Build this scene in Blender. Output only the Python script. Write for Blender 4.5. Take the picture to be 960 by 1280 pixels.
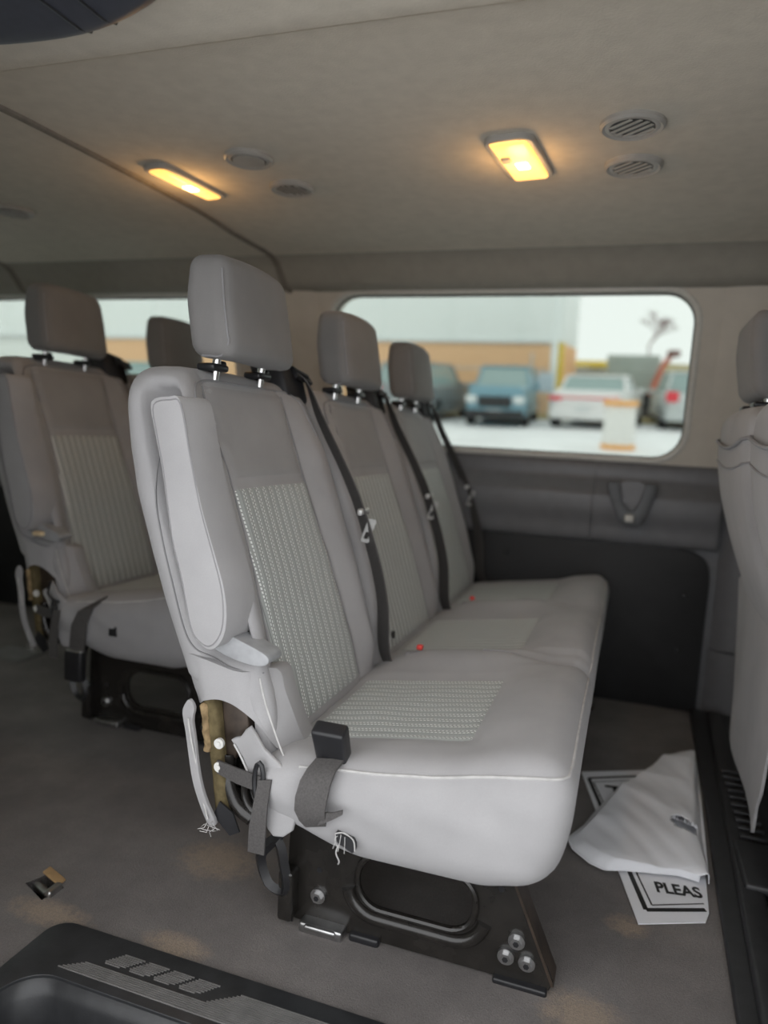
import bpy, bmesh, math, random
from mathutils import Vector, Matrix
from mathutils import noise as mnoise
from mathutils.bvhtree import BVHTree
random.seed(7)
sc = bpy.context.scene
C = sc.collection
for o in list(bpy.data.objects): bpy.data.objects.remove(o)

# ------------------------------------------------------------------ camera
cam = bpy.data.cameras.new('camera'); co = bpy.data.objects.new('camera', cam); C.objects.link(co)
R_ = Vector((.94534, .32159, .05389)); U_ = Vector((-.08484, -.08299 * -1, .99293)); B_ = Vector((.31485, -.94323, .10574))
m = Matrix.Identity(4)
for i in range(3):
    m[i][0] = R_[i]; m[i][1] = U_[i]; m[i][2] = B_[i]
m[0][3], m[1][3], m[2][3] = 0, 0, .8
co.matrix_world = m
cam.sensor_fit = 'VERTICAL'; cam.sensor_height = 36; cam.sensor_width = 27
cam.lens = 909.23 / 1280 * 36
cam.clip_start = .02; cam.clip_end = 300
cam.dof.use_dof = True; cam.dof.focus_distance = 1.1; cam.dof.aperture_fstop = 2.0
sc.camera = co

# ------------------------------------------------------------------ overcast sky, exposure
w = bpy.data.worlds.new('overcast'); sc.world = w; w.use_nodes = True
bg = w.node_tree.nodes['Background']
bg.inputs[0].default_value = (.955, .967, .985, 1); bg.inputs[1].default_value = 1.0
sc.view_settings.view_transform = 'Standard'; sc.view_settings.look = 'None'
sc.view_settings.gamma = 1; sc.view_settings.use_curve_mapping = False
sc.view_settings.exposure = 1.3

# ------------------------------------------------------------------ materials
class N:
    """small node-tree helper"""
    def __init__(s, name):
        s.m = bpy.data.materials.new(name); s.m.use_nodes = True
        s.t = s.m.node_tree; s.b = s.t.nodes['Principled BSDF']; s.tc = None
    def node(s, kind, **kw):
        n = s.t.nodes.new(kind)
        for k, v in kw.items(): setattr(n, k, v)
        return n
    def link(s, a, b): s.t.links.new(a, b)
    def coord(s, which='Object'):
        if s.tc is None: s.tc = s.node('ShaderNodeTexCoord')
        return s.tc.outputs[which]
    def math(s, op, a, b=0, c=None):
        n = s.node('ShaderNodeMath', operation=op)
        for i, v in enumerate((a, b, c)):
            if v is None: continue
            if isinstance(v, (int, float)): n.inputs[i].default_value = v
            else: s.link(v, n.inputs[i])
        return n.outputs[0]
    def noise(s, scale, detail=2, rough=.5, vec=None):
        n = s.node('ShaderNodeTexNoise'); n.inputs['Scale'].default_value = scale
        n.inputs['Detail'].default_value = detail; n.inputs['Roughness'].default_value = rough
        s.link(vec or s.coord(), n.inputs['Vector']); return n.outputs['Fac']
    def ramp(s, fac, stops):
        n = s.node('ShaderNodeValToRGB'); e = n.color_ramp.elements
        while len(e) < len(stops): e.new(.5)
        for el, (p, c) in zip(e, stops): el.position = p; el.color = (*c, 1)
        s.link(fac, n.inputs[0]); return n.outputs[0]
    def mix(s, fac, a, b):
        n = s.node('ShaderNodeMix', data_type='RGBA')
        for sock, v in ((n.inputs[0], fac), (n.inputs[6], a), (n.inputs[7], b)):
            if isinstance(v, (int, float)): sock.default_value = v
            elif isinstance(v, tuple): sock.default_value = (*v, 1)
            else: s.link(v, sock)
        return n.outputs[2]
    def base(s, v):
        if isinstance(v, tuple): s.b.inputs['Base Color'].default_value = (*v, 1)
        else: s.link(v, s.b.inputs['Base Color'])
    def set(s, rough=.5, metal=0, spec=.5, sheen=0):
        s.b.inputs['Roughness'].default_value = rough; s.b.inputs['Metallic'].default_value = metal
        s.b.inputs['Specular IOR Level'].default_value = spec; s.b.inputs['Sheen Weight'].default_value = sheen
    def bump(s, h, strength, dist=.001):
        n = s.node('ShaderNodeBump'); n.inputs['Strength'].default_value = strength; n.inputs['Distance'].default_value = dist
        s.link(h, n.inputs['Height']); s.link(n.outputs[0], s.b.inputs['Normal'])

def plain(name, col, rough=.5, metal=0, spec=.5, var=.12, scale=60, bump=0, bscale=300):
    n = N(name); f = n.noise(scale, 3)
    d = tuple(max(0, c * (1 - var)) for c in col); l = tuple(c * (1 + var) for c in col)
    n.base(n.ramp(f, [(.3, d), (.7, l)])); n.set(rough, metal, spec)
    if bump: n.bump(n.noise(bscale, 2), bump)
    return n.m

def cloth(name, col, var=.08):
    n = N(name)
    f = n.noise(9, 3); g = n.noise(700, 2, .7)
    d = tuple(c * (1 - var) for c in col); l = tuple(c * (1 + var) for c in col)
    a = n.ramp(f, [(.3, d), (.7, l)])
    n.base(n.mix(n.math('MULTIPLY', g, .35), a, tuple(c * .55 for c in col)))
    n.set(.95, 0, .15, .15); n.bump(n.noise(850, 2, .8), .35, .0008)
    return n.m

def striped(name, col, light, period=.0235, dash=.0060):
    n = N(name)
    uv = n.node('ShaderNodeUVMap'); sep = n.node('ShaderNodeSeparateXYZ'); n.link(uv.outputs[0], sep.inputs[0])
    u, v = sep.outputs[0], sep.outputs[1]
    fr = n.math('FRACT', n.math('DIVIDE', u, period))
    def line(c, wd): return n.math('LESS_THAN', n.math('ABSOLUTE', n.math('SUBTRACT', fr, c)), wd)
    def dashm(off): return n.math('LESS_THAN', n.math('FRACT', n.math('ADD', n.math('DIVIDE', v, dash), off)), .62)
    mask = n.math('MAXIMUM', n.math('MULTIPLY', line(.34, .055), dashm(0)), n.math('MULTIPLY', line(.62, .055), dashm(.5)))
    rib = n.math('SINE', n.math('MULTIPLY', n.math('DIVIDE', u, period), 2 * math.pi), 0)
    groove = n.math('LESS_THAN', n.math('ABSOLUTE', n.math('SUBTRACT', fr, .02)), .06)
    g = n.noise(700, 2, .7)
    a = n.mix(n.math('MULTIPLY', g, .4), col, tuple(c * .6 for c in col))
    a = n.mix(n.math('MULTIPLY', groove, .75), a, tuple(c * .45 for c in col))
    n.base(n.mix(mask, a, light)); n.set(.95, 0, .15, .15)
    n.bump(n.math('ADD', rib, n.math('MULTIPLY', g, .5)), .5, .001)
    return n.m

M = {}
M['cloth'] = cloth('seat_cloth', (.40, .392, .396))
M['cloth_upper_shaded'] = cloth('seat_cloth_upper_shaded', (.36, .353, .352))  # bolster cloth again, light falloff up the back painted in slightly darker
M['cloth_head_shaded'] = cloth('headrest_cloth_shaded', (.225, .217, .212))  # same seat cloth, darkened to paint in the light falling off with height
M['cloth_edge'] = cloth('seam_cloth', (.27, .265, .27))
M['stripe'] = striped('seat_stripe_cloth', (.43, .45, .435), (.92, .94, .92))
M['thread'] = plain('stitch_thread', (.50, .49, .48), .9, 0, .1)
M['black'] = plain('black_plastic', (.018, .018, .02), .38)
M['black_soft'] = plain('black_satin_plastic', (.022, .022, .024), .6, 0, .4, bump=.2)
M['black_metal'] = plain('black_painted_metal', (.02, .018, .016), .26, 0, .6, .3, 25)
M['rust_metal'] = plain('worn_brown_metal', (.055, .04, .03), .45, .3, .5, .5, 30)
M['web'] = plain('seatbelt_webbing', (.085, .08, .078), .75, 0, .3, .2, 400, .3, 900)
M['chrome'] = plain('chrome', (.75, .75, .75), .18, 1)
M['steel'] = plain('zinc_steel', (.5, .5, .5), .35, 1)
M['white_plastic'] = plain('white_nylon', (.66, .65, .62), .45)
M['grey_plastic'] = plain('grey_tray_plastic', (.33, .335, .345), .4)
M['red'] = plain('red_button', (.7, .05, .04), .4)
M['foam'] = plain('olive_foam', (.12, .095, .05), .95, 0, .1, .35, 60, .6, 120)
M['tan'] = plain('tan_torn_foam', (.28, .20, .11), .95, 0, .1, .4, 80, .6, 120)
M['head'] = plain('headliner_felt', (.58, .53, .45), .98, 0, .1, .05, 30, .5, 260)
M['head_welt'] = plain('headliner_welt', (.20, .18, .155), .9, 0, .1)
M['head_shaded'] = plain('headliner_felt_shaded', (.33, .31, .27), .95, 0, .1, .05, 30, .4, 260)  # headliner felt again, shade along the side band painted in darker
M['latch'] = plain('bright_latch_metal', (.62, .62, .61), .45, .5)
M['beige'] = plain('beige_pillar_plastic', (.57, .525, .455), .6, 0, .3, .04, 20)
M['grey_trim'] = plain('dark_grey_trim', (.15, .15, .158), .38, 0, .4, .06, 30, .15, 500)
M['grey_trim2'] = plain('grey_rim_plastic', (.60, .58, .53), .35, 0, .5, .05)
M['hook'] = plain('dark_hook_plastic', (.045, .047, .05), .4)
M['black_panel'] = plain('black_board', (.012, .012, .013), .55, 0, .4, .2, 20)
M['bezel'] = plain('taupe_bezel_plastic', (.36, .34, .31), .45, 0, .4, .04)
M['step'] = plain('black_step_plastic', (.028, .029, .031), .36, 0, .5, .2, 40, .15, 400)
M['rib'] = plain('highlight_grey_rib', (.17, .165, .16), .5)  # highlights on the tread ribs painted in as a lighter grey
M['sill'] = plain('ribbed_black_sill', (.026, .026, .028), .45, 0, .5, .2, 40)
M['paper'] = plain('white_paper', (.91, .92, .96), .55, 0, .4, .015, 8)
M['ink'] = plain('black_ink', (.012, .012, .012), .6)
M['navy'] = plain('blue_grey_plastic', (.045, .048, .062), .45, 0, .4, .1)

n = N('floor_carpet')
v = n.coord(); f1 = n.noise(4.5, 6, .65); f2 = n.noise(260, 3, .8); f3 = n.noise(2.3, 4, .6)
a = n.ramp(f1, [(.28, (.17, .155, .147)), (.5, (.255, .232, .22)), (.72, (.35, .32, .30))])
st = n.ramp(f3, [(.60, (0, 0, 0)), (.72, (1, 1, 1))])
st = n.math('MULTIPLY', st, n.math('GREATER_THAN', n.noise(90, 4, .8), .5))
a = n.mix(n.math('MULTIPLY', st, .55), a, (.30, .22, .15))
# sandy scuffs in front of the step well
def blob(cx, cy, rx, ry):
    mp = n.node('ShaderNodeMapping'); mp.inputs['Location'].default_value = (-cx / rx, -cy / ry, 0); mp.inputs['Scale'].default_value = (1 / rx, 1 / ry, 0)
    n.link(v, mp.inputs[0]); ln = n.node('ShaderNodeVectorMath', operation='LENGTH'); n.link(mp.outputs[0], ln.inputs[0])
    return n.math('SUBTRACT', 1, ln.outputs['Value'])
bl = None
for q in ((-.60, .90, .10, .045), (-.83, .885, .13, .05), (-.66, 1.12, .13, .10), (.06, 1.23, .06, .05), (.0, 1.0, .1, .08)):
    x = n.math('MAXIMUM', blob(*q), 0); bl = x if bl is None else n.math('ADD', bl, x)
spk = n.math('MULTIPLY', bl, n.math('MULTIPLY', n.noise(55, 5, .75), 2.0))
spk = n.ramp(spk, [(.30, (0, 0, 0)), (.75, (1, 1, 1))])
a = n.mix(n.math('MULTIPLY', spk, .8), a, (.52, .40, .29))
n.base(n.mix(n.math('MULTIPLY', f2, .8), a, (.085, .078, .075))); n.set(1, 0, .1, .1); n.bump(n.noise(330, 3, .8), .9, .002); M['carpet'] = n.m

def glass(name, tint, rough=0.0, refl=.04):
    n = N(name); t = n.node('ShaderNodeBsdfTransparent'); t.inputs[0].default_value = (*tint, 1)
    g = n.node('ShaderNodeBsdfGlossy'); g.inputs['Roughness'].default_value = rough
    fr = n.node('ShaderNodeFresnel'); fr.inputs[0].default_value = 1.3
    mx = n.node('ShaderNodeMixShader'); n.link(n.math('MULTIPLY', fr.outputs[0], .5), mx.inputs[0])
    n.link(t.outputs[0], mx.inputs[1]); n.link(g.outputs[0], mx.inputs[2])
    n.link(mx.outputs[0], n.t.nodes['Material Output'].inputs[0]); return n.m
M['tint'] = glass('tinted_glass', (.60, .625, .60))

def lamp_mat(name, col, strength):
    n = N(name); n.base((.8, .55, .25)); n.set(.3)
    n.b.inputs['Emission Color'].default_value = (*col, 1); n.b.inputs['Emission Strength'].default_value = strength
    return n.m
M['lens'] = lamp_mat('lit_amber_lens', (1, .46, .10), .75)
M['bulb'] = lamp_mat('lit_bulb', (1, .70, .28), 6)

# exterior
M['snow'] = plain('trodden_snow', (.86, .87, .88), .8, 0, .3, .1, .8)
M['siding'] = plain('white_siding', (.86, .90, .885), .6, 0, .3, .02, .3)
n = N('orange_brick'); br = n.node('ShaderNodeTexBrick'); n.link(n.coord(), br.inputs[0]); br.inputs['Scale'].default_value = 4
br.inputs[1].default_value = (.93, .45, .16, 1); br.inputs[2].default_value = (.97, .52, .21, 1); br.inputs[3].default_value = (.85, .55, .33, 1)
n.base(br.outputs[0]); n.set(.9); M['brick'] = n.m
M['drygrass'] = plain('dry_grass', (.42, .36, .20), 1, 0, .1, .3, 6)
M['blue_paint'] = plain('blue_paint', (.18, .33, .40), .3, .2, .6, .05)
M['white_paint'] = plain('white_car_paint', (.78, .77, .76), .3, .1, .6, .03)
M['silver_paint'] = plain('silver_paint', (.55, .58, .58), .3, .4, .6, .03)
M['dark_paint'] = plain('dark_grey_paint', (.25, .27, .28), .3, .2, .6, .05)
M['teal_paint'] = plain('pale_green_paint', (.35, .50, .48), .3, .1, .6, .05)
M['car_glass'] = plain('car_window_glass', (.30, .40, .39), .08, 0, .8, .05)
M['tyre'] = plain('tyre_rubber', (.02, .02, .02), .8)
M['lamp_clear'] = plain('headlamp_clear', (.7, .72, .72), .2)
M['tail'] = plain('tail_lamp_red', (.75, .05, .07), .25)
M['grille'] = plain('grille_black', (.02, .02, .022), .4)
M['galv'] = plain('galvanised_pole', (.55, .57, .57), .5, .2)
M['signface'] = plain('pale_blue_sign', (.62, .72, .80), .5)
M['bark'] = plain('bark', (.20, .11, .10), .95)
M['orange'] = plain('orange_band', (.85, .42, .12), .6)
M['barrel'] = plain('white_barrel', (.80, .79, .76), .6)
M['green_box'] = plain('grey_green_steel', (.40, .45, .42), .7)
M['yellow'] = plain('yellow_paint', (.75, .55, .08), .6)
M['rust_red'] = plain('rust_red_paint', (.55, .14, .08), .6)

# ------------------------------------------------------------------ mesh helpers
def root_of(o):
    while o.parent: o = o.parent
    return o
def mo(name, vf, mat, parent=None, smooth=True, sharp=45, uv=None):
    """link one mesh object; vertices are given in scene coordinates and stored relative to the thing's origin"""
    verts, faces = vf[0], vf[1]
    org = Vector(root_of(parent)['org']) if parent else Vector((0, 0, 0))
    me = bpy.data.meshes.new(name)
    me.from_pydata([tuple(Vector(p) - org) for p in verts], [], faces)
    bm = bmesh.new(); bm.from_mesh(me); bmesh.ops.recalc_face_normals(bm, faces=bm.faces); bm.to_mesh(me); bm.free()
    if smooth:
        for p in me.polygons: p.use_smooth = True
        if sharp: me.set_sharp_from_angle(angle=math.radians(sharp))
    if uv:
        l = me.uv_layers.new(name='UVMap')
        for lp in me.loops: l.data[lp.index].uv = uv[lp.vertex_index]
    if isinstance(mat, str): mat = M[mat]
    me.materials.append(mat)
    o = bpy.data.objects.new(name, me); C.objects.link(o)
    if parent: o.parent = parent
    return o
def thing(name, label, cat, org=(0, 0, 0), off=(0, 0, 0), group=None):
    o = bpy.data.objects.new(name, None); C.objects.link(o); o.empty_display_size = .1
    o['org'] = tuple(org); o.location = Vector(org) + Vector(off)
    o['label'] = label; o['category'] = cat
    if group: o['group'] = group
    return o
def struct(o): o['kind'] = 'structure'; return o
def merge(*vfs):
    V, F = [], []
    for v, f in vfs:
        k = len(V); V += list(v); F += [tuple(i + k for i in q) for q in f]
    return V, F
def xf(vf, fn): return [fn(Vector(p)) for p in vf[0]], vf[1]
def axis_coords(h, r, nin, nr=3):
    a = [-h + r * (1 - math.cos(math.pi / 2 * i / nr)) * 1.0 for i in range(nr)]
    inner = [-(h - r) + 2 * (h - r) * i / nin for i in range(nin + 1)]
    return a + inner + [-x for x in reversed(a)]
def rbox(c, size, r, n=(4, 4, 4), deform=None, nr=3):
    """rounded box with a dense grid; deform(point)->point in scene coordinates"""
    h = [s / 2 for s in size]; r = min(r, min(h) * .98)
    ax = [axis_coords(h[i], r, n[i], nr) for i in range(3)]
    L = [len(a) - 1 for a in ax]; idx = {}; V = []; F = []
    def vid(i, j, k):
        key = (i, j, k)
        if key not in idx:
            p = Vector((ax[0][i], ax[1][j], ax[2][k]))
            q = Vector([max(-(h[t] - r), min(h[t] - r, p[t])) for t in range(3)])
            d = p - q
            if d.length > 1e-9: p = q + d.normalized() * r
            p = p + Vector(c)
            if deform: p = Vector(deform(p))
            idx[key] = len(V); V.append(p)
        return idx[key]
    for a in range(3):
        b, d = (a + 1) % 3, (a + 2) % 3
        for side in (0, L[a]):
            for i in range(L[b]):
                for j in range(L[d]):
                    q = []
                    for (x, y) in ((i, j), (i + 1, j), (i + 1, j + 1), (i, j + 1)):
                        key = [0, 0, 0]; key[a] = side; key[b] = x; key[d] = y
                        q.append(vid(*key))
                    F.append(tuple(q))
    return V, F
def box(c, size, r=0.0):
    if r: return rbox(c, size, r, (1, 1, 1), nr=2)
    x, y, z = [s / 2 for s in size]
    V = [Vector(c) + Vector((a * x, b * y, d * z)) for a in (-1, 1) for b in (-1, 1) for d in (-1, 1)]
    return V, [(0, 1, 3, 2), (4, 6, 7, 5), (0, 4, 5, 1), (2, 3, 7, 6), (0, 2, 6, 4), (1, 5, 7, 3)]
def plate(outer, holes=(), axis='Y', t0=0, t1=.01, bevel=0, warp=None):
    """flat sheet cut to an outline (with holes), given real thickness along an axis"""
    bm = bmesh.new(); es = []
    def P(a, b, t): return {'Y': (a, t, b), 'X': (t, a, b), 'Z': (a, b, t)}[axis]
    for lp in (outer, *holes):
        vs = [bm.verts.new(P(a, b, t0)) for a, b in lp]
        for i in range(len(vs)): es.append(bm.edges.new((vs[i], vs[(i + 1) % len(vs)])))
    bmesh.ops.triangle_fill(bm, edges=es, use_beauty=True)
    g = bmesh.ops.extrude_face_region(bm, geom=list(bm.faces))
    d = Vector(P(0, 0, t1)) - Vector(P(0, 0, t0))
    bmesh.ops.translate(bm, verts=[e for e in g['geom'] if isinstance(e, bmesh.types.BMVert)], vec=d)
    bmesh.ops.recalc_face_normals(bm, faces=bm.faces)
    if bevel:
        ed = [e for e in bm.edges if len(e.link_faces) == 2 and e.calc_face_angle() > .9]
        rim = [e for e in ed if all(abs((v.co - Vector(P(0, 0, 0)))['XYZ'.index(axis)] - t) < 1e-6 for v in e.verts for t in [v.co['XYZ'.index(axis)]])]
        rim = [e for e in ed if abs(e.verts[0].co['XYZ'.index(axis)] - e.verts[1].co['XYZ'.index(axis)]) < 1e-7]
        bmesh.ops.bevel(bm, geom=rim, offset=bevel, segments=3, profile=.5, affect='EDGES', clamp_overlap=True)
    bm.verts.index_update()
    V = [v.co.copy() for v in bm.verts]; F = [tuple(v.index for v in f.verts) for f in bm.faces]; bm.free()
    if warp: V = [Vector(warp(v)) for v in V]
    return V, F
def tube(pts, r, n=8, closed=False, squash=None):
    pts = [Vector(p) for p in pts]; V = []; F = []; L = len(pts); up = None
    for i, p in enumerate(pts):
        a = pts[(i - 1) % L] if (closed or i > 0) else p; b = pts[(i + 1) % L] if (closed or i < L - 1) else p
        t = (b - a).normalized()
        if up is None:
            up = t.cross(Vector((0, 0, 1))); up = up if up.length > .1 else t.cross(Vector((1, 0, 0))); up.normalize()
        up = (up - t * up.dot(t)).normalized(); sd = t.cross(up)
        rr = r[i] if isinstance(r, (list, tuple)) else r
        for k in range(n):
            an = 2 * math.pi * k / n; V.append(p + up * rr * math.cos(an) + sd * rr * math.sin(an))
    for i in range(L if closed else L - 1):
        j = (i + 1) % L
        for k in range(n): F.append((i * n + k, i * n + (k + 1) % n, j * n + (k + 1) % n, j * n + k))
    if not closed: F.append(tuple(range(n))); F.append(tuple((L - 1) * n + k for k in range(n)))
    return V, F
def cyl(c, r, h, axis='Z', n=20, r2=None):
    r2 = r if r2 is None else r2; A = {'X': Vector((1, 0, 0)), 'Y': Vector((0, 1, 0)), 'Z': Vector((0, 0, 1))}[axis] if isinstance(axis, str) else Vector(axis).normalized()
    return tube([Vector(c) - A * h / 2, Vector(c) + A * h / 2], [r, r2], n)
def ribbon(path, th=.0016):
    """path: list of (centre, half-width vector)"""
    V = []; F = []
    for i, (p, wv) in enumerate(path):
        p = Vector(p); wv = Vector(wv)
        a = Vector(path[max(0, i - 1)][0]); b = Vector(path[min(len(path) - 1, i + 1)][0])
        nn = (b - a).cross(wv).normalized() * th / 2
        V += [p - wv - nn, p + wv - nn, p + wv + nn, p - wv + nn]
    for i in range(len(path) - 1):
        for k in range(4): F.append((4 * i + k, 4 * i + (k + 1) % 4, 4 * i + 4 + (k + 1) % 4, 4 * i + 4 + k))
    F += [(0, 1, 2, 3), tuple(4 * (len(path) - 1) + k for k in range(4))]
    return V, F
def smooth_path(pts, m=6):
    pts = [Vector(p) for p in pts]; out = []
    for i in range(len(pts) - 1):
        p0 = pts[max(0, i - 1)]; p1 = pts[i]; p2 = pts[i + 1]; p3 = pts[min(len(pts) - 1, i + 2)]
        for k in range(m):
            t = k / m
            out.append(.5 * ((2 * p1) + (p2 - p0) * t + (2 * p0 - 5 * p1 + 4 * p2 - p3) * t * t + (3 * p1 - p0 - 3 * p2 + p3) * t ** 3))
    out.append(pts[-1]); return out
def sm2(pts, m=5, closed=True):
    q = [Vector((a, b, 0)) for a, b in pts]
    if closed:
        L = len(q); out = []
        for i in range(L):
            p0, p1, p2, p3 = q[i - 1], q[i], q[(i + 1) % L], q[(i + 2) % L]
            for k in range(m):
                t = k / m
                v = .5 * ((2 * p1) + (p2 - p0) * t + (2 * p0 - 5 * p1 + 4 * p2 - p3) * t * t + (3 * p1 - p0 - 3 * p2 + p3) * t ** 3)
                out.append((v.x, v.y))
        return out
    return [(v.x, v.y) for v in smooth_path(q, m)]
def rrect(x0, x1, y0, y1, r, n=8):
    out = []
    for cx, cy, a0 in ((x1 - r, y1 - r, 0), (x0 + r, y1 - r, 90), (x0 + r, y0 + r, 180), (x1 - r, y0 + r, 270)):
        for k in range(n + 1):
            a = math.radians(a0 + 90 * k / n); out.append((cx + r * math.cos(a), cy + r * math.sin(a)))
    return out
def interp(tab, x):
    if x <= tab[0][0]: return tab[0][1]
    for (a, p), (b, q) in zip(tab, tab[1:]):
        if x <= b: return p + (q - p) * (x - a) / (b - a)
    return tab[-1][1]
def sstep(a, b, x):
    t = max(0, min(1, (x - a) / (b - a))); return t * t * (3 - 2 * t)
def gauss(x, s): return math.exp(-(x / s) ** 2)
def grid(nu, nv, fn):
    V = [Vector(fn(i / nu, j / nv)) for j in range(nv + 1) for i in range(nu + 1)]
    F = [(j * (nu + 1) + i, j * (nu + 1) + i + 1, (j + 1) * (nu + 1) + i + 1, (j + 1) * (nu + 1) + i) for j in range(nv) for i in range(nu)]
    return V, F

# ------------------------------------------------------------------ van body: floor, walls, headliner
def wy(z): return 2.39 if z <= .75 else 2.39 - .14 * (z - .75) / .49
X0, X1 = -3.3, 3.0
floor_out = [(X0, .5), (-.79, .5), (-.79, .866), (.66, .866), (.66, .5), (X1, .5), (X1, 2.40), (X0, 2.40)]
hole1 = [(-.925, .93), (-.865, .905), (-.855, .945), (-.91, .965)]
struct(mo('floor', plate(floor_out, [hole1], 'Z', -.04, 0), 'carpet', smooth=False))

# far side wall: beige window surround, grey lower trim, black board
WIN1 = (-.975, .142, .772, 1.245, .085); WIN2 = (-2.75, -1.36, .772, 1.245, .085)
def lean(v): return (v.x, wy(v.z) + (v.y - 2.39), v.z)
holes = [rrect(*WIN1), rrect(*WIN2)]
wl = struct(mo('wall_left', plate([(X0, .75), (X1, .75), (X1, 1.30), (X0, 1.30)], holes, 'Y', 2.39, 2.45, 0, lean), 'beige', smooth=False))
mo('lower_panel', box(((X0 + X1) / 2, 2.42, .36), (X1 - X0, .05, .80)), 'grey_trim', wl if False else None)
lp = bpy.data.objects['lower_panel']; lp.name = 'wall_left_lower'; lp['kind'] = 'structure'
def extrude_x(prof, x0, x1, close=False):
    L = len(prof); V = [Vector((x0, y, z)) for y, z in prof] + [Vector((x1, y, z)) for y, z in prof]
    F = [(i, (i + 1) % L, L + (i + 1) % L, L + i) for i in range(L if close else L - 1)]
    if close: F += [tuple(range(L)), tuple(range(L, 2 * L))]
    return V, F
trim_prof = sm2([(2.41, .764), (2.386, .752), (2.379, .732), (2.378, .705), (2.370, .690), (2.346, .664), (2.338, .645), (2.340, .60), (2.352, .56), (2.362, .507), (2.41, .50)], 4, False)
for nme, a, b in (('trim_1', -.1022, .262), ('trim_2', -3.25, -.104)):
    struct(mo(nme, extrude_x(trim_prof, a, b, True), 'grey_trim', sharp=50))
# pillar trims
def pil(name, x0, x1, z0, z1, bulge, mat):
    def f(u, v):
        z = z0 + (z1 - z0) * v; return (x0 + (x1 - x0) * u, wy(z) + .002 - bulge * math.sin(math.pi * u) ** .45, z)
    return struct(mo(name, grid(14, 14, f), mat))
pil('trim_3', -1.32, -1.02, .76, 1.27, .022, 'beige')
pil('trim_4', .275, .60, .205, .80, .045, 'grey_trim')
pil('trim_5', .270, .60, .0, .20, .05, 'grey_trim')
pil('trim_6', .20, .62, .803, 1.27, .014, 'beige')
bp = sm2([(-1.2, .505), (-.6, .503), (-.2, .503), (.12, .503), (.215, .488), (.252, .44), (.254, .30), (.252, .0)], 5, False) + [(-1.2, .0)]
bt = thing('wall_board', 'black board covering the lower wall below grey trim, with small screws', 'panel', (-.4, 2.39, 0))
mo('board', plate(bp, (), 'Y', 2.37, 2.395, .004), 'black_panel', bt, True)
for x, z in ((.19, .36), (.187, .19), (-.36, .44), (-.75, .44)):
    mo('screw', rbox((x, 2.366, z), (.016, .012, .016), .005, (1, 1, 1)), 'black', bt)
bp2 = [(-3.25, .50), (-1.22, .50), (-1.22, 0), (-3.25, 0)]
struct(mo('trim_7', plate(bp2, (), 'Y', 2.37, 2.395, .004), 'black_panel'))

for k, W in enumerate((WIN1, WIN2), 1):
    loop = rrect(*W, 10)
    wt = thing('window_%d' % k, '', 'window', (sum(W[:2]) / 2, 2.34, 1)); del wt['label']; del wt['category']; wt['kind'] = 'structure'
    def ring(off, dy, z=None):
        x0, x1, z0, z1, r = W
        return [(a, wy(b) + dy, b) for a, b in rrect(x0 - off, x1 + off, z0 - off, z1 + off, r + off, 10)]
    mo('window_frame', tube(ring(.009, .004), .010, 10, True), 'grey_trim2', wt)
    mo('gasket', tube(ring(.0, .024), .0045, 8, True), 'black', wt)
    lp_ = [(a, b) for a, b in rrect(W[0] - .004, W[1] + .004, W[2] - .004, W[3] + .004, W[4], 10)]
    mo('pane', plate(lp_, (), 'Y', 2.418, 2.423, 0, lean), 'tint', wt, False)

# headliner: one profile swept along the van
hp = [(.44, 1.19), (.47, 1.27), (.54, 1.315), (.70, 1.325), (.90, 1.328), (.932, 1.330), (.946, 1.336), (.958, 1.354), (.985, 1.361), (1.15, 1.366), (1.45, 1.366), (1.70, 1.362), (1.78, 1.358), (1.88, 1.349), (1.98, 1.345), (2.05, 1.343), (2.10, 1.338), (2.135, 1.325), (2.16, 1.30), (2.185, 1.272), (2.205, 1.258), (2.245, 1.254)]
h1, h2 = hp[:17], hp[16:]
ceil = struct(mo('ceiling', extrude_x(h1 + [(y, z + .05) for y, z in reversed(h1)], X0, X1, True), 'head', sharp=60))
struct(mo('ceiling_shaded_band', extrude_x(h2 + [(y, z + .05) for y, z in reversed(h2)], X0, X1, True), 'head_shaded', sharp=60))  # continuing headliner, split off to carry the painted shade
for nm, xa, xb in (('trim_8', -1.165, -1.115), ('trim_9', -2.2, -2.2)):
    pts = []
    for i, (y, z) in enumerate(hp[8:]):
        pts.append((xa + (xb - xa) * (y - .98) / 1.2, y, z + .003))
    struct(mo(nm, tube(smooth_path(pts, 3), .0115, 8), 'head_welt'))
# near side: door opening with unseen plain panels behind and ahead of it
def side(name, x0, x1, hole=None):
    struct(mo(name, plate([(x0, -.1), (x1, -.1), (x1, 1.25), (x0, 1.25)], [hole] if hole else [], 'Y', .42, .48), 'beige', smooth=False))
side('unseen_wall_right', X0, -.81, rrect(-3.1, -2.1, .77, 1.2, .08)); side('unseen_wall_right_front', .50, X1, rrect(1.9, 2.8, .77, 1.2, .08))  # unseen panels; rear window opening shifted back to keep light off the rear row
struct(mo('wall_rear', plate([(.42, -.1), (2.42, -.1), (2.42, 1.42), (.42, 1.42)], [rrect(.6, 1.38, .75, 1.2, .06), rrect(1.46, 2.2, .75, 1.2, .06)], 'X', X0 - .05, X0), 'beige', smooth=False))
struct(mo('wall_front', plate([(.42, -.1), (2.42, -.1), (2.42, 1.42), (.42, 1.42)], [rrect(.6, 2.25, .65, 1.25, .12)], 'X', X1, X1 + .05), 'beige', smooth=False))
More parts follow.
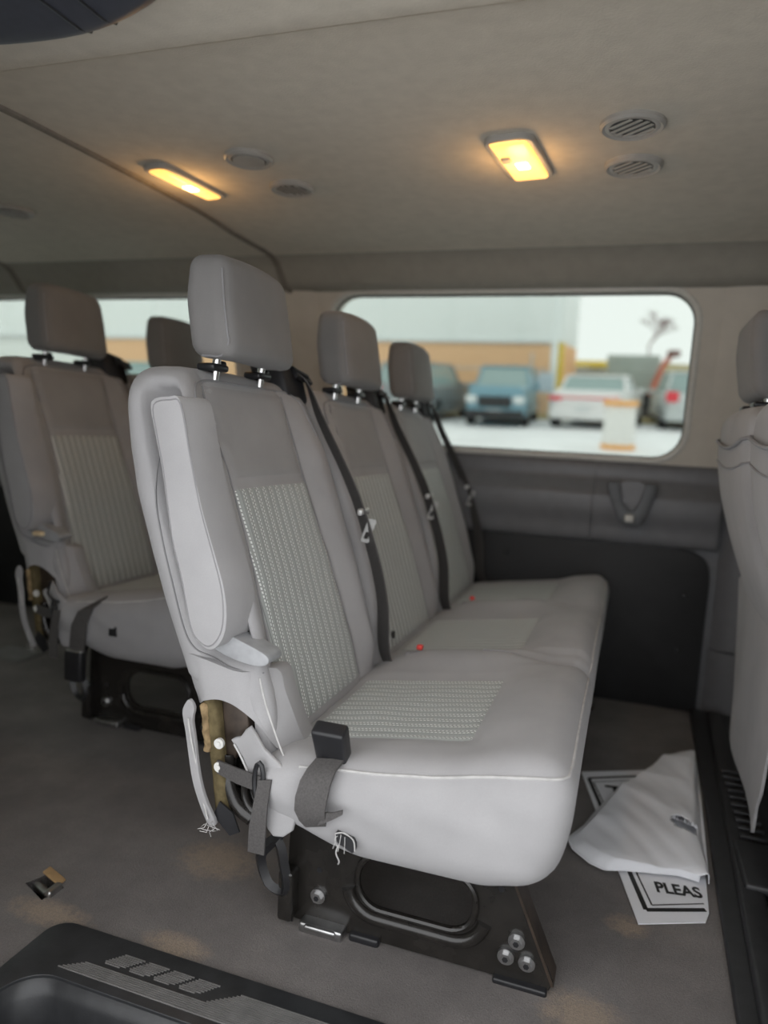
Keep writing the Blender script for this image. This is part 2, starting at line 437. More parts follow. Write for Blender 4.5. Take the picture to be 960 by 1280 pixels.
for nm, rect, ax, t in (('window_3', (-3.1, -2.1, .77, 1.2), 'Y', .45), ('window_6', (1.9, 2.8, .77, 1.2), 'Y', .45), ('window_7', (.6, 2.25, .65, 1.25), 'X', X1 + .02), ('window_4', (.6, 1.38, .75, 1.2), 'X', X0 - .03), ('window_5', (1.46, 2.2, .75, 1.2), 'X', X0 - .03)):
    struct(mo(nm, plate(rrect(*rect, .07), (), ax, t, t + .005), 'tint', smooth=False))

# black threshold strip by the front row
st_ = thing('threshold_strip', 'black ribbed plastic threshold strip along the right edge of the carpet', 'trim strip', (.3, 1.4, 0))
mo('strip', plate(sm2([(.232, 2.36), (.225, 1.8), (.214, 1.4), (.204, .9)], 4, False) + [(.204, .868), (.43, .868), (.43, 2.36)], (), 'Z', 0.0, .016, .005), 'sill', st_)
mo('raised_edge', rbox((.275, 1.62, .022), (.045, 1.40, .022), .008, (1, 20, 1), lambda p: Vector((p.x + (p.y - 1.6) * .035, p.y, p.z))), 'sill', st_)
mo('lug', rbox((.30, 1.45, .034), (.09, .16, .018), .007, (2, 2, 1)), 'sill', st_)
rb = [box((.256 + .0075 * k + .02 * (.5), 1.12, .0175), (.0032, .5, .004)) for k in range(16)]
o = mo('ribs', merge(*rb), 'sill', st_, False); o['kind'] = 'stuff'
o = mo('tread_bars', merge(*[rbox((.296, 1.56 + .035 * k, .036), (.05, .012, .008), .003, (1, 1, 1)) for k in range(-4, 10)]), 'sill', st_); o['kind'] = 'stuff'

# step well in the side door
sw = thing('step_well', 'black moulded plastic step well with ribbed grey treads at the door', 'step', (-.3, .7, 0))
inner = rrect(-.764, .62, .30, .772, .055, 8)
mo('rim', plate(rrect(-.797, .655, .28, .872, .035, 6), [inner], 'Z', -.004, .009, .006), 'step', sw)
def ringz(off, z): return [Vector((a, b, z)) for a, b in rrect(-.764 + off, .62 - off, .30 + off, .772 - off, max(.055 - off * .3, .02), 8)]
rings = [ringz(-.004, .007), ringz(.004, .001), ringz(.011, -.015), ringz(.016, -.05), ringz(.03, -.16), ringz(.05, -.245), ringz(.07, -.26)]
V = [p for r in rings for p in r]; L = len(rings[0])
F = [(i * L + k, i * L + (k + 1) % L, (i + 1) * L + (k + 1) % L, (i + 1) * L + k) for i in range(len(rings) - 1) for k in range(L)] + [tuple((len(rings) - 1) * L + k for k in range(L))]
mo('well', (V, F), 'step', sw)
ribs = []
y = .7885
while y < .846:
    segs = []
    if y < .811: segs.append((-.725 + (y - .787) * 1.5, .60))
    elif y < .842: segs.append((-.492 + (y - .811) * 1.4, .60))
    if .8165 < y < .848:
        for k in range(4):
            xa = -.672 + .042 * k + (y - .817) * .9; e = .005 if y < .820 or y > .844 else 0
            segs.append((xa + e, xa + .035 - e))
    for a, b in segs: ribs.append(box(((a + b) / 2, y, .0098), (b - a, .0017, .0016)))
    y += .0034
o = mo('tread_ribs', merge(*ribs), 'rib', sw, False); o['kind'] = 'stuff'
# floor anchors
fa = thing('floor_anchor', 'open steel floor anchor pocket in carpet beside the step well', 'anchor', (-.89, .935, -.03))
mo('pocket', plate([(a + .0, b) for a, b in hole1], (), 'Z', -.037, -.03), 'black_metal', fa, False)
def wallq(a, b): return ([Vector((*a, -.037)), Vector((*b, -.037)), Vector((*b, -.001)), Vector((*a, -.001))], [(0, 1, 2, 3)])
mo('pocket_wall', merge(*[wallq(hole1[i], hole1[(i + 1) % 4]) for i in range(4)]), 'black_metal', fa, False)
mo('striker_bar', tube([(-.918, .948, -.012), (-.862, .926, -.012)], .008, 10), 'steel', fa)
mo('bent_flap', rbox((-.893, .963, .001), (.052, .018, .004), .0015, (1, 1, 1), lambda p: Vector((p.x, p.y + (p.x + .893) * -.37, p.z))), plain('worn_tan_edge', (.42, .27, .13), .7), fa)
mo('corner_clip', rbox((-.862, .928, .004), (.014, .032, .014), .005, (1, 1, 1)), 'steel', fa)
fb = thing('floor_cover_plate', 'flat grey plastic cover plate on carpet far left beside the rear bench', 'cover plate', (-1.9, 1.85, 0))
mo('plate', rbox((-1.9, 1.86, .003), (.16, .13, .006), .0025, (1, 1, 1)), plain('grey_cover', (.16, .155, .15), .6), fb)
o = mo('moulded_ribs', merge(*[box((-1.9, 1.82 + .02 * k, .0065), (.12 - .02 * (k % 2), .006, .002)) for k in range(5)]), plain('grey_cover_rib', (.24, .235, .23), .6), fb, False); o['kind'] = 'stuff'

# ------------------------------------------------------------------ seats
XR = [(.28, -.552), (.33, -.572), (.424, -.612), (.508, -.645), (.607, -.682), (.70, -.71), (.76, -.722), (.82, -.728), (.90, -.73)]
XF = [(.28, -.438), (.33, -.455), (.42, -.478), (.57, -.525), (.72, -.580), (.80, -.610), (.86, -.634), (.90, -.655)]
ZB, ZT = .295, .885
def half_ins(z): return .160 - .028 * sstep(.32, .71, z)
def front_x(y, z, c, hw=.235):
    d = abs(y - c); hi = half_ins(z)
    b = .020 * sstep(hi - .005, hi + .06, d) * sstep(.30, .40, z) * (1 - .6 * sstep(.74, .86, z))
    b -= .004 * gauss(d - hi, .006)
    b -= .006 * gauss(d, .11) * sstep(.35, .45, z)
    b -= .003 * gauss(z - .712, .006) * (1 if d < hi else 0)
    b -= .0025 * gauss(z - .868, .006)
    for wy_, wz_, wd in ((-.135, .842, .006), (-.13, .790, .006), (-.15, .76, .004)):      # puckers beside the upper panel
        b -= wd * gauss(y - c - wy_, .030) * gauss(z - wz_ + (y - c - wy_) * .4, .010)
    return interp(XF, z) + b
def make_back(root, c, y0, y1, recess, nm='backrest'):
    h = (ZT - ZB) / 2
    def df(p):
        z = p.z; t = (p.x + .05) / .10      # 0 rear .. 1 front
        xr, xfr = interp(XR, z), interp(XF, z)
        tw = max(0, min(1, t))
        y = p.y
        fx = front_x(y, z, c) - xfr
        # rounded shoulders in front view
        x = xr + (xfr - xr) * t + fx * sstep(.5, 1, tw)
        rs = .075
        if z > ZT - rs:
            k = rs - math.sqrt(max(0, rs * rs - (z - (ZT - rs)) ** 2))
            yy = (y - (y0 + y1) / 2); y = (y0 + y1) / 2 + yy * (1 - k * .62 / ((y1 - y0) / 2))
        if recess and p.y < y0 + .09:
            nt = (1 - sstep(.375, .425, z)) * (1 - sstep(.50, .78, tw))
            y += .10 * nt * (1 - sstep(y0 + .05, y0 + .09, p.y))
        if recess and p.y < y0 + .06:
            # near side: pocket the folded armrest lies in
            az = sstep(.445, .50, z) * (1 - sstep(.835, .862, z))
            ax = sstep(.34, .56, tw) * (1 - sstep(.74, .92, tw))
            y += .055 * az * ax * (1 - sstep(y0 + .02, y0 + .06, p.y))
            y -= .004 * gauss(tw - .22, .2) * az
        x += .0015 * mnoise.noise(Vector((y * 14, z * 14, c * 7)))
        z += .006 * gauss(y - c, .16) * sstep(.80, .885, z)
        return Vector((x, y, z))
    vf = rbox((0, (y0 + y1) / 2, (ZB + ZT) / 2), (.10, y1 - y0, ZT - ZB), .034, (10, 54, 64), df, 4)
    return mo(nm, vf, 'cloth', root, sharp=0), BVHTree.FromPolygons(vf[0], vf[1])
def hit(bvh, p, d):
    r = bvh.ray_cast(Vector(p), Vector(d)); return r[0]
def patch_back(root, bvh, name, c, z0, z1, hw, mat, lift=.0022, nu=26, nv=40):
    uv = []
    def f(u, v):
        z = z0 + (z1 - z0) * v; hi = hw(z); y = c + hi * (2 * u - 1)
        e = min(min(u, 1 - u) * 2 * hi, min(v, 1 - v) * (z1 - z0)); uv.append((y - c, z))
        q = hit(bvh, (.3, y, z), (-1, 0, 0)); x = q.x if q else front_x(y, z, c)
        return (x + lift - .0045 * (1 - sstep(0, .008, e)), y, z)
    vf = grid(nu, nv, f)
    return mo(name, vf, mat, root, sharp=0, uv=uv)
def make_headrest(root, c, dx=0):
    def df(p):
        z = p.z; t = (z - .985) / .08
        x = p.x + dx - .022 * t * .6; y = c + (p.y - c) * (1 - .06 * sstep(-.1, 1, t))
        k = sstep(-.685, -.60, p.x)
        x += -.012 * ((p.y - c) / .12) ** 2 * (.15 + .85 * k) + .010 * (1 - k) * sstep(0, 1, t)
        z += .004 * math.cos((p.y - c) * 12)
        return Vector((x, y, z))
    h = mo('headrest', rbox((-.642, c, .985), (.088, .236, .162), .024, (8, 16, 12), df, 5), 'cloth_head_shaded', root, sharp=0)
    for s in (-1, 1):
        a = .024 * .72     # seam where the side panel meets the front, wrapping under the pad
        pts = [df(Vector((-.642 + .044 - .024 + a, c + s * (.118 - .024 + a), z))) for z in [.928 + .0095 * k for k in range(13)]]
        pts = [df(Vector((-.665 + .02 * k, c + s * (.118 - .010), .9075))) for k in range(3)] + pts
        mo('piping', tube(smooth_path(pts, 2), .0018, 6), 'cloth_edge', h)
    for s in (-1, 1):
        mo('headrest_post', tube([(-.652 + dx * .8, c + s * .075, .865), (-.645 + dx, c + s * .075, .93)], .0068, 12), 'chrome', h)
    for s in (-1, 1):
        mo('post_bezel', merge(rbox((-.655 + dx, c + s * .075, .893), (.034, .048, .012), .005, (1, 2, 1)), rbox((-.648 + dx, c + s * .075 + .012, .900), (.014, .018, .010), .004, (1, 1, 1))), 'black', root)
def lerp3(a, b, t): return Vector(a) + (Vector(b) - Vector(a)) * t
def make_belt(root, yb, yl):
    """shoulder belt: housing on top of the back, webbing down to the cushion"""
    hs = mo('belt_guide', rbox((-.675, yb - .035, .893), (.075, .10, .075), .014, (3, 3, 3), lambda p: Vector((p.x - (p.z - .89) * .3, p.y, p.z + (yb - .03 - p.y) * .15))), 'black_soft', root)
    mo('guide_slot', tube([(a, b, z) for (a, b, z) in [(-.640, yb - .050, .918), (-.640, yb + .018, .908), (-.632, yb + .02, .896), (-.632, yb - .05, .904)]], .005, 8, True), 'black', hs)
    ctl = [((-.655, yb - .015, .918), .020), ((-.628, yb - .008, .895), .020), ((front_x(yb, .82, yb - .2) + .012, yb, .82), .020), ((front_x(yb, .7, yb - .2) + .024, yb + .004, .70), .021), ((front_x(yb, .6, yb - .2) + .030, yb + .006, .60), .022), ((front_x(yb, .48, yb - .2) + .028, yb + .008, .48), .022), ((-.440, yb + .008, .375), .022), ((-.425, yb + .008, .335), .022)]
    ps = smooth_path([p for p, _ in ctl], 6); ws = [ctl[min(i // 6, len(ctl) - 1)][1] for i in range(len(ps))]
    path = []
    for i, (p, w_) in enumerate(zip(ps, ws)):
        t = i / (len(ps) - 1); tw = .30 + .55 * sstep(0, .35, t)
        path.append((p, Vector((-math.sin(tw), math.cos(tw), 0)) * w_))
    b = mo('shoulder_belt', ribbon(path, .0024), 'web', root, True, 30)
    q = Vector((front_x(yb, .645, yb - .2) + .036, yb + .004, .645))
    mo('latch_plate', rbox(q, (.012, .048, .014), .005, (1, 2, 1)), 'latch', b)
    tg = plate(rrect(-.009, .009, -.026, .024, .004, 3), [rrect(-.005, .005, -.019, -.004, .002, 2)], 'Y', -.0015, .0015)
    rot = Matrix.Rotation(math.radians(18), 3, 'Y') @ Matrix.Rotation(math.radians(40), 3, 'Z')
    mo('belt_tongue', xf(tg, lambda p: rot @ p + q + Vector((.014, -.004, -.036))), 'latch', b, False)
    if yl is None: return
    mo('belt_buckle_slot', rbox((-.345, yl, .380), (.10, .018, .010), .0045, (6, 1, 1), lambda p: Vector((p.x, p.y, p.z - (-.30 - p.x) * .16))), 'cloth_edge', root)
    mo('release_button', rbox((-.365, yl - .004, .384), (.012, .014, .010), .003, (1, 1, 1)), 'red', root)

def cush_top(x, y, seats, y0, y1):
    z = .402 - .155 * (-.04 - x)
    z += .010 * sstep(-.20, -.12, x) * (1 - sstep(-.07, -.02, x))
    for k, c in enumerate(seats):
        d = abs(y - c)
        if d < .30:
            ins = (1 - sstep(.128, .155, d)) * (1 - sstep(-.185, -.165, x))
            z -= .006 * ins
            z -= .003 * gauss(d - .150, .006) * (1 - sstep(-.185, -.165, x))
            z -= .0035 * gauss(x + .172, .006) * (1 - sstep(.14, .17, d))
            z += .016 * math.cos(min(1, d / .25) * math.pi / 2) * sstep(-.19, -.10, x) - .006 * sstep(-.19, -.1, x)
    for a, b in zip(seats, seats[1:]):
        m_ = (a + b) / 2; d = y - m_
        z += .024 * gauss(d, .060) * (1 - sstep(-.20, -.08, x)) * sstep(-.46, -.36, x)
        z -= .013 * gauss(d, .014) * sstep(-.22, -.14, x)
    z += .002 * mnoise.noise(Vector((x * 16, y * 16, 3)))
    return z
def make_cushion(root, seats, y0, y1):
    cx, sx, cz, sz = -.25, .44, .31, .16
    def df(p):
        up = sstep(.30, .39, p.z); x, y, z = p.x, p.y, p.z
        top = cush_top(x, y, seats, y0, y1)
        t = (z - (cz - sz / 2)) / sz
        bot = .206 + .040 * sstep(-.30, -.47, x) + .016 * sstep(-.14, -.03, x)
        z = bot + (top - bot) * t
        s = math.sin(math.pi * max(0, min(1, t)))
        if y < y0 + .05: y += -.010 * s + .010 * (1 - t) ** 2 + .006 * s * mnoise.noise(Vector((x * 9, z * 26 + x * 8, 1)))
        if x > -.20:
            fw = sstep(-.20, -.06, x)
            x += (.004 * s - .026 * (1 - t) ** 2) * fw
            for a, b in zip(seats, seats[1:]): x -= .022 * gauss(y - (a + b) / 2, .016) * s * fw
        return Vector((x, y, z))
    cu = mo('cushion', rbox((cx, (y0 + y1) / 2, cz), (sx, y1 - y0, sz), .042, (40, int((y1 - y0) * 90), 10), df, 5), 'cloth', root, sharp=0)
    # piping round the top edge
    zt = lambda x, y: cush_top(x, y, seats, y0, y1)
    side_ = [df(Vector((x, y0 + .0088, .3742))) for x in [-.40 + .027 * k for k in range(13)]]
    corner = [df(Vector((-.072 + .042 * math.sin(a) * .8, y0 + .042 - .042 * math.cos(a) * .8, .3742))) for a in (.3, .6, .9, 1.2)]
    front = [df(Vector((-.0388, y, .3742))) for y in [y0 + .06 + (y1 - y0 - .1) * k / 60 for k in range(61)]]
    mo('piping', tube(side_ + corner + front, .0021, 6), 'thread', cu)
    for c in seats:
        uv = []
        def f(u, v, c=c):
            x = -.44 + .265 * u; y = c - .145 + .29 * v
            e = min(min(u, 1 - u) * .265, min(v, 1 - v) * .29); uv.append((y - c, x))
            return (x, y, cush_top(x, y, seats, y0, y1) + .0025 - .005 * (1 - sstep(0, .007, e)))
        mo('seat_insert', grid(30, 30, f), 'stripe', cu, sharp=0, uv=uv)
    for a, b in zip(seats, seats[1:]):
        mm = (a + b) / 2
        pts = [(x, mm, zt(x, mm) + .0005) for x in [-.24 + .02 * k for k in range(10)]]
        mo('cross_seam', tube(pts, .0017, 5), 'cloth_edge', cu)
    return cu, df

def plate_leg(root, yp, name='base_leg'):
    outer = sm2([(-.470, .24), (-.474, .10), (-.470, .016), (-.455, .004)], 4, False) + [(-.36, .004), (-.15, .004), (-.048, .004), (-.043, .018), (-.115, .17), (-.135, .24)]
    hole = rrect(-.352, -.163, .058, .150, .042, 8)
    hole = [(a, b + (a + .352) * 0) for a, b in hole]
    lg = mo(name, plate(outer, [hole], 'Y', yp, yp + .006, .0015), 'black_metal', root)
    mo('rolled_edge', tube([(a, yp - .001, b) for a, b in hole], .0055, 8, True), 'black_metal', lg)
    em = rrect(-.368, -.147, .042, .17, .05, 8); seg = [p for p in em if p[1] < .085]
    seg.sort(key=lambda p: p[0])
    mo('pressed_ridge', tube([(a, yp - .000, b) for a, b in seg], .011, 10), 'black_metal', lg)
    mo('front_flange', ribbon([((-.043, yp + .020, .012), (0, .022, 0)), ((-.115, yp + .020, .172), (0, .022, 0)), ((-.132, yp + .02, .24), (0, .022, 0))], .004), 'rust_metal', lg, False)
    for x, z in ((-.417, .056), (-.113, .042), (-.099, .070), (-.082, .040)):
        b = mo('bolt', merge(cyl((x, yp - .003, z), .0125, .006, 'Y', 20), cyl((x, yp - .008, z), .0085, .008, 'Y', 6)), 'steel', lg, True, 30)
        mo('bolt_socket', cyl((x, yp - .0122, z), .0045, .001, 'Y', 6), 'black', b, False)
    for x, z in ((-.10, .048 + .007), (-.418, .098), (-.127, .142)):
        mo('drilled_hole', cyl((x, yp - .0006, z), .0045, .0016, 'Y', 12), 'black', lg)
    mo('floor_latch', merge(rbox((-.405, yp - .006, .006), (.075, .030, .020), .005, (2, 1, 1)), rbox((-.405, yp - .018, .010), (.055, .012, .010), .004, (1, 1, 1))), 'steel', lg)
    mo('rear_bracket', rbox((-.466, yp - .012, .055), (.026, .030, .085), .006, (1, 1, 2)), 'black_metal', lg)
    mo('foot', rbox((-.335, yp, .004), (.05, .02, .016), .005, (1, 1, 1)), 'black', lg)
    mo('foot', rbox((-.09, yp, .002), (.08, .022, .012), .004, (1, 1, 1)), 'black', lg)
    return lg

def make_bench(label, nseats, off, armrest=True, rear=False, hang=False, group='bench seats set in rows across the van'):
    seats = [1.12 + .5 * i for i in range(nseats)]; y0 = .882; y1 = seats[-1] + .225
    root = thing('bench_seat', label, 'bench seat', (-.25, 1.12, 0), off, group)
    cu, cdf = make_cushion(root, seats, y0, y1)
    for i, c in enumerate(seats):
        a, b = (c - .212 if i == 0 else c - .235), (c + .243 if i < nseats - 1 else c + .225)
        bk, bv = make_back(root, c, a, b, armrest and i == 0)
        patch_back(bk, bv, 'back_insert', c, .335, .708, half_ins, 'stripe')
        patch_back(bk, bv, 'upper_panel', c, .712, .868, lambda z: .130 + .006 * sstep(.72, .86, z), 'cloth_upper_shaded', .0012, 20, 16)
        def fr(y, z, up=.0006):
            q = hit(bv, (.3, y, z), (-1, 0, 0)); return Vector((q.x + up, y, z)) if q else None
        for s in (-1, 1):
            pts = [fr(c + s * half_ins(z), z) for z in [.34 + .026 * k for k in range(21)]]
            mo('seam', tube([p for p in pts if p], .0016, 5), 'cloth_edge', bk)
        top = [fr(a + .030, .815), fr(a + .034, .840), fr(a + .050, .858), fr(c - .135, .866), fr(c - .11, .8695)] + [fr(c - .08 + .03 * k, .8705) for k in range(8)] + [fr(b - .085, .868), fr(b - .055, .855), fr(b - .045, .83), fr(b - .040, .79)]
        mo('top_piping', tube(smooth_path([p for p in top if p], 4), .0022, 6), 'cloth_edge', bk)
        if i == 0 and armrest:
            def sd(x, z):
                q = hit(bv, (x, .3, z), (0, 1, 0)); return q + Vector((0, -.0008, 0)) if q else None
            pts = [sd(x, z) for x, z in ((-.664, .815), (-.668, .78), (-.660, .70), (-.645, .63), (-.627, .57), (-.604, .50), (-.585, .472), (-.56, .46), (-.52, .450), (-.478, .446))]
            mo('pocket_seam', tube(smooth_path([p for p in pts if p], 4), .0014, 5), 'cloth_edge', bk)
        mo('back_button', cyl((front_x(c - .12, .365, c) + .003, c - .13, .365), .008, .006, 'X', 14), 'black', bk)
        make_headrest(root, c, 0 if armrest else -.035)
        if armrest: make_belt(root, c + .235 if i < nseats - 1 else c + .215, c + .25 if i < nseats - 1 else None)
    # legs and cross tubes under the cushion
    plate_leg(root, 1.024); plate_leg(root, seats[-1] + .10)
    for x, z in ((-.40, .20), (-.14, .20)):
        mo('cross_tube', cyl((x, (1.024 + seats[-1] + .1) / 2, z), .016, seats[-1] + .1 - 1.024, 'Y', 14), 'black_metal', root)
    mo('seat_pan', rbox((-.27, (y0 + y1) / 2 + .03, .222), (.34, y1 - y0 - .16, .03), .01, (2, 2, 1)), 'black', root)
    # release handle hanging behind the near leg
    lp = sm2([(-.482, .146), (-.503, .130), (-.512, .108), (-.497, .070), (-.470, .062), (-.464, .078), (-.470, .105)], 3)
    hd = mo('release_handle', tube([(a, 1.0 + .0 * b, b) for a, b in lp], .0095, 4, True), 'black', root)
    mo('handle_strap', ribbon([((-.468, 1.004, .066), (.010, 0, .004)), ((-.466, 1.008, .035), (.012, 0, .002)), ((-.468, 1.012, .0075), (.012, 0, 0))], .004), 'black', hd)
    mo('handle_arm', ribbon([((-.485, 1.0, .142), (.010, 0, .006)), ((-.475, 1.004, .185), (.010, 0, .006)), ((-.46, 1.01, .235), (.012, 0, .004))], .006), 'black', hd)
    if not armrest: return root, seats, y0, y1
    # ---- folded armrest on the near side
    al = sm2([(-.640, .828), (-.612, .836), (-.593, .830), (-.575, .760), (-.554, .685), (-.531, .622), (-.515, .575), (-.510, .535), (-.515, .507), (-.530, .489), (-.548, .492), (-.565, .512), (-.583, .580), (-.602, .640), (-.620, .735), (-.634, .79)], 4)
    ar = mo('armrest', plate(al, (), 'Y', .866, .934, .011, lambda v: (v.x + (v.y - .866) * .10, v.y + .010 * max(0, (.66 - v.z)) * 0, v.z)), 'cloth', root, sharp=0)
    inn = [(-.567 + (a + .567) * .93 - .001, .66 + (b - .66) * .975) for a, b in al]
    mo('armrest_seam', tube([(a, .8668, b) for a, b in inn], .0016, 5, True), 'cloth_edge', ar)
    # tray under it
    tr = sm2([(-.560, .500), (-.546, .482), (-.515, .470), (-.478, .465), (-.459, .470), (-.460, .482), (-.49, .494), (-.53, .505)], 3)
    mo('armrest_tray', plate(tr, (), 'Y', .893, .935, .006), 'grey_plastic', root)
    # lower side cover with its worn arch, the hanging torn strip
    cov = sm2([(-.604, .458), (-.590, .462), (-.560, .458), (-.505, .448), (-.470, .448), (-.455, .410), (-.434, .350), (-.424, .326), (-.434, .316), (-.455, .338), (-.480, .375), (-.507, .396), (-.538, .403), (-.565, .396), (-.582, .384), (-.598, .386), (-.610, .410), (-.616, .435), (-.614, .452)], 4)
    def cw(v):
        d = max(0, interp(XR, v.z) + .050 - v.x); f = max(0, v.x - (interp(XF, v.z) - .035))
        return (v.x, v.y + min(.04, d * d / .07) + f * f / .06 + .004 * sstep(.44, .47, v.z), v.z)
    sc_ = mo('side_cover', plate(cov, (), 'Y', .900, .935, .004, cw), 'cloth', root, sharp=0)
    pts = smooth_path([(-.473, .8995, .446), (-.462, .8995, .410), (-.444, .901, .365), (-.431, .904, .333)], 5)
    mo('stitched_seam', tube(pts, .0016, 5), 'thread', sc_)
    strip = [(-.590, .392), (-.598, .372), (-.590, .335), (-.578, .300), (-.566, .262), (-.556, .225), (-.548, .209), (-.536, .213), (-.547, .245), (-.559, .285), (-.572, .325), (-.581, .362), (-.576, .385), (-.582, .398)]
    tp = mo('torn_cover_strip', plate(sm2(strip, 3), (), 'Y', .893, .900, .002, lambda v: (v.x, v.y + .006 * math.sin(v.z * 40), v.z)), 'cloth', root)
    mo('strip_stitching', tube(smooth_path([(-.584, .892, .37), (-.577, .892, .335), (-.566, .892, .295), (-.555, .892, .25), (-.546, .892, .222)], 4), .0016, 5), 'thread', tp)
    fr = []
    for k in range(7):
        x = -.552 + .003 * k; z = .214 + random.uniform(-.006, .006)
        fr.append(tube([(x, .895, z), (x + random.uniform(-.012, .012), .893, z - .008), (x + random.uniform(-.016, .016), .893, z - random.uniform(.008, .016))], .0005, 4))
    o = mo('frayed_threads', merge(*fr), 'thread', tp); o['kind'] = 'stuff'
    mo('foam_edge', rbox((-.548, .925, .31), (.024, .03, .18), .008, (2, 2, 10), lambda p: Vector((p.x - (p.z - .31) * .16 + .002 * mnoise.noise(p * 60), p.y, p.z))), 'foam', root)
    mo('torn_foam', rbox((-.560, .915, .352), (.012, .02, .075), .005, (2, 2, 12), lambda p: Vector((p.x + .005 * mnoise.noise(p * 90) - (p.z - .31) * .1, p.y + .004 * mnoise.noise(p * 120), p.z))), 'tan', root)
    mp = mo('recliner_plate', plate([(-.565, .41), (-.50, .415), (-.45, .36), (-.44, .24), (-.47, .215), (-.51, .225), (-.545, .25)], (), 'Y', .945, .953, .002), 'black_metal', root)
    mo('recliner_arm', plate([(-.548, .395), (-.508, .392), (-.500, .36), (-.522, .305), (-.540, .31)], (), 'Y', .925, .945, .003), 'rust_metal', mp)
    mo('pivot_tube', merge(tube([(-.474 + .030 * math.cos(a), .925, .262 + .034 * math.sin(a)) for a in [2 * math.pi * k / 20 for k in range(20)]], .007, 8, True), tube([(-.474 + .026 * math.cos(a), .94, .262 + .030 * math.sin(a)) for a in [2 * math.pi * k / 20 for k in range(20)]], .008, 8, True)), 'black_metal', mp)
    mo('frame_rod', tube(smooth_path([(-.535, .93, .31), (-.532, .925, .27), (-.515, .925, .235), (-.49, .925, .22)], 5), .012, 10), 'black_metal', mp)
    for x, z in ((-.538, .335), (-.537, .299)):
        mo('rivet', merge(cyl((x, .905, z), .0078, .005, 'Y', 18), cyl((x, .902, z), .0035, .003, 'Y', 12)), 'white_plastic', mp)
    mo('hanging_tag', plate([(-.535, .245), (-.512, .232), (-.500, .205), (-.516, .196), (-.545, .222)], (), 'Y', .905, .908), 'black', root, False)
    # cushion cover folded back at the recliner
    fl = [(-.519, .344), (-.503, .352), (-.486, .372), (-.455, .35), (-.425, .33), (-.40, .30), (-.405, .24), (-.435, .225), (-.452, .248), (-.476, .285), (-.500, .322)]
    ff = mo('cushion_flap', plate(sm2(fl, 2), (), 'Y', .884, .892, .003, lambda v: (v.x, v.y + .020 * sstep(-.45, -.50, v.x), v.z)), 'cloth', root, sharp=0)
    mo('flap_stitching', tube(smooth_path([(-.512, .902, .340), (-.496, .901, .318), (-.472, .893, .284), (-.450, .883, .250)], 4), .0016, 5), 'thread', ff)
    sp = mo('side_strap', ribbon([((-.540, .905, .299), (0, 0, .010)), ((-.50, .895, .297), (0, .001, .011)), ((-.458, .878, .302), (0, .001, .011)), ((-.450, .880, .303), (0, .001, .010))], .003), 'web', root)
    mo('strap_loop', tube([(-.456 + .007 * math.cos(a), .876, .308 + .026 * math.sin(a)) for a in [2 * math.pi * k / 12 for k in range(12)]], .0035, 6, True), 'black', sp)
    mo('hanging_strap', ribbon([((-.445, .874, .312), (.010, 0, .002)), ((-.449, .870, .275), (.011, 0, .001)), ((-.453, .872, .240), (.013, 0, .001)), ((-.456, .876, .200), (.013, 0, 0))], .003), 'web', sp)
    # lap buckle on its webbing
    if not hang:
        bw = mo('buckle_webbing', ribbon([((-.356, .892, .352), (.020, .003, .002)), ((-.360, .872, .345), (.020, .002, .002)), ((-.363, .860, .332), (.022, 0, .002)), ((-.366, .855, .312), (.023, 0, .003)), ((-.367, .854, .294), (.022, 0, .003)), ((-.364, .858, .280), (.019, 0, .004)), ((-.362, .866, .268), (.015, 0, .004))], .004), 'web', root)
        rot = Matrix.Rotation(math.radians(24), 3, 'X')
        bd = rbox((0, 0, 0), (.047, .026, .056), .005, (2, 2, 2))
        q = Vector((-.357, .897, .374))
        bo = mo('belt_buckle', xf(bd, lambda p: rot @ Vector((p.x * (1 + p.z * 1.2), p.y, p.z)) + q), 'black', bw)
        mo('buckle_highlight', xf(rbox((0, -.0125, -.0255), (.040, .004, .004), .0015, (1, 1, 1)), lambda p: rot @ p + q), 'steel', bo)  # steel strip added as the highlight along the lower edge
        mo('strap_fold', ribbon([((-.352, .858, .284), (.004, 0, .010)), ((-.335, .857, .292), (.002, 0, .006)), ((-.322, .860, .299), (0, 0, .003))], .003), 'web', bw)
        te = mo('cover_tear', plate(sm2([(-.334, .263), (-.324, .261), (-.309, .258), (-.305, .246), (-.309, .240), (-.322, .246), (-.331, .250)], 2), (), 'Y', .8685, .8765, 0), 'black', cu, False)
        th = []
        for k in range(4):
            x = -.333 + .004 * k + random.uniform(-.002, .002)
            th.append(tube(smooth_path([(x, .868, .262 + random.uniform(-.003, .003)), (x + random.uniform(-.006, .006), .8665, .254), (x + random.uniform(-.008, .008), .8675, .246 - random.uniform(0, .010))], 4), .0005, 5))
        th.append(tube(smooth_path([(-.329, .868, .247), (-.331, .866, .236), (-.326, .866, .226), (-.328, .868, .220)], 4), .0009, 5))
        th.append(tube(smooth_path([(-.334, .868, .262), (-.322, .866, .267), (-.308, .868, .259), (-.305, .868, .244)], 4), .0009, 5))
        o = mo('loose_threads', merge(*th), 'thread', te); o['kind'] = 'stuff'
    else:
        bw = mo('buckle_webbing', ribbon([((-.335, .895, .345), (.018, .004, .010)), ((-.355, .868, .325), (.020, .002, .006)), ((-.368, .862, .292), (.022, 0, .004)), ((-.374, .864, .250), (.022, 0, .002)), ((-.378, .866, .225), (.022, 0, .002))], .004), 'web', root)
        bo = mo('belt_buckle', rbox((-.380, .864, .195), (.050, .024, .070), .006, (2, 2, 2)), 'black', bw)
        mo('buckle_cap', rbox((-.379, .864, .229), (.044, .018, .008), .003, (1, 1, 1)), 'steel', bo)
        mo('cover_slot', box((-.28, .8735, .285), (.022, .003, .022)), 'black', cu, False)
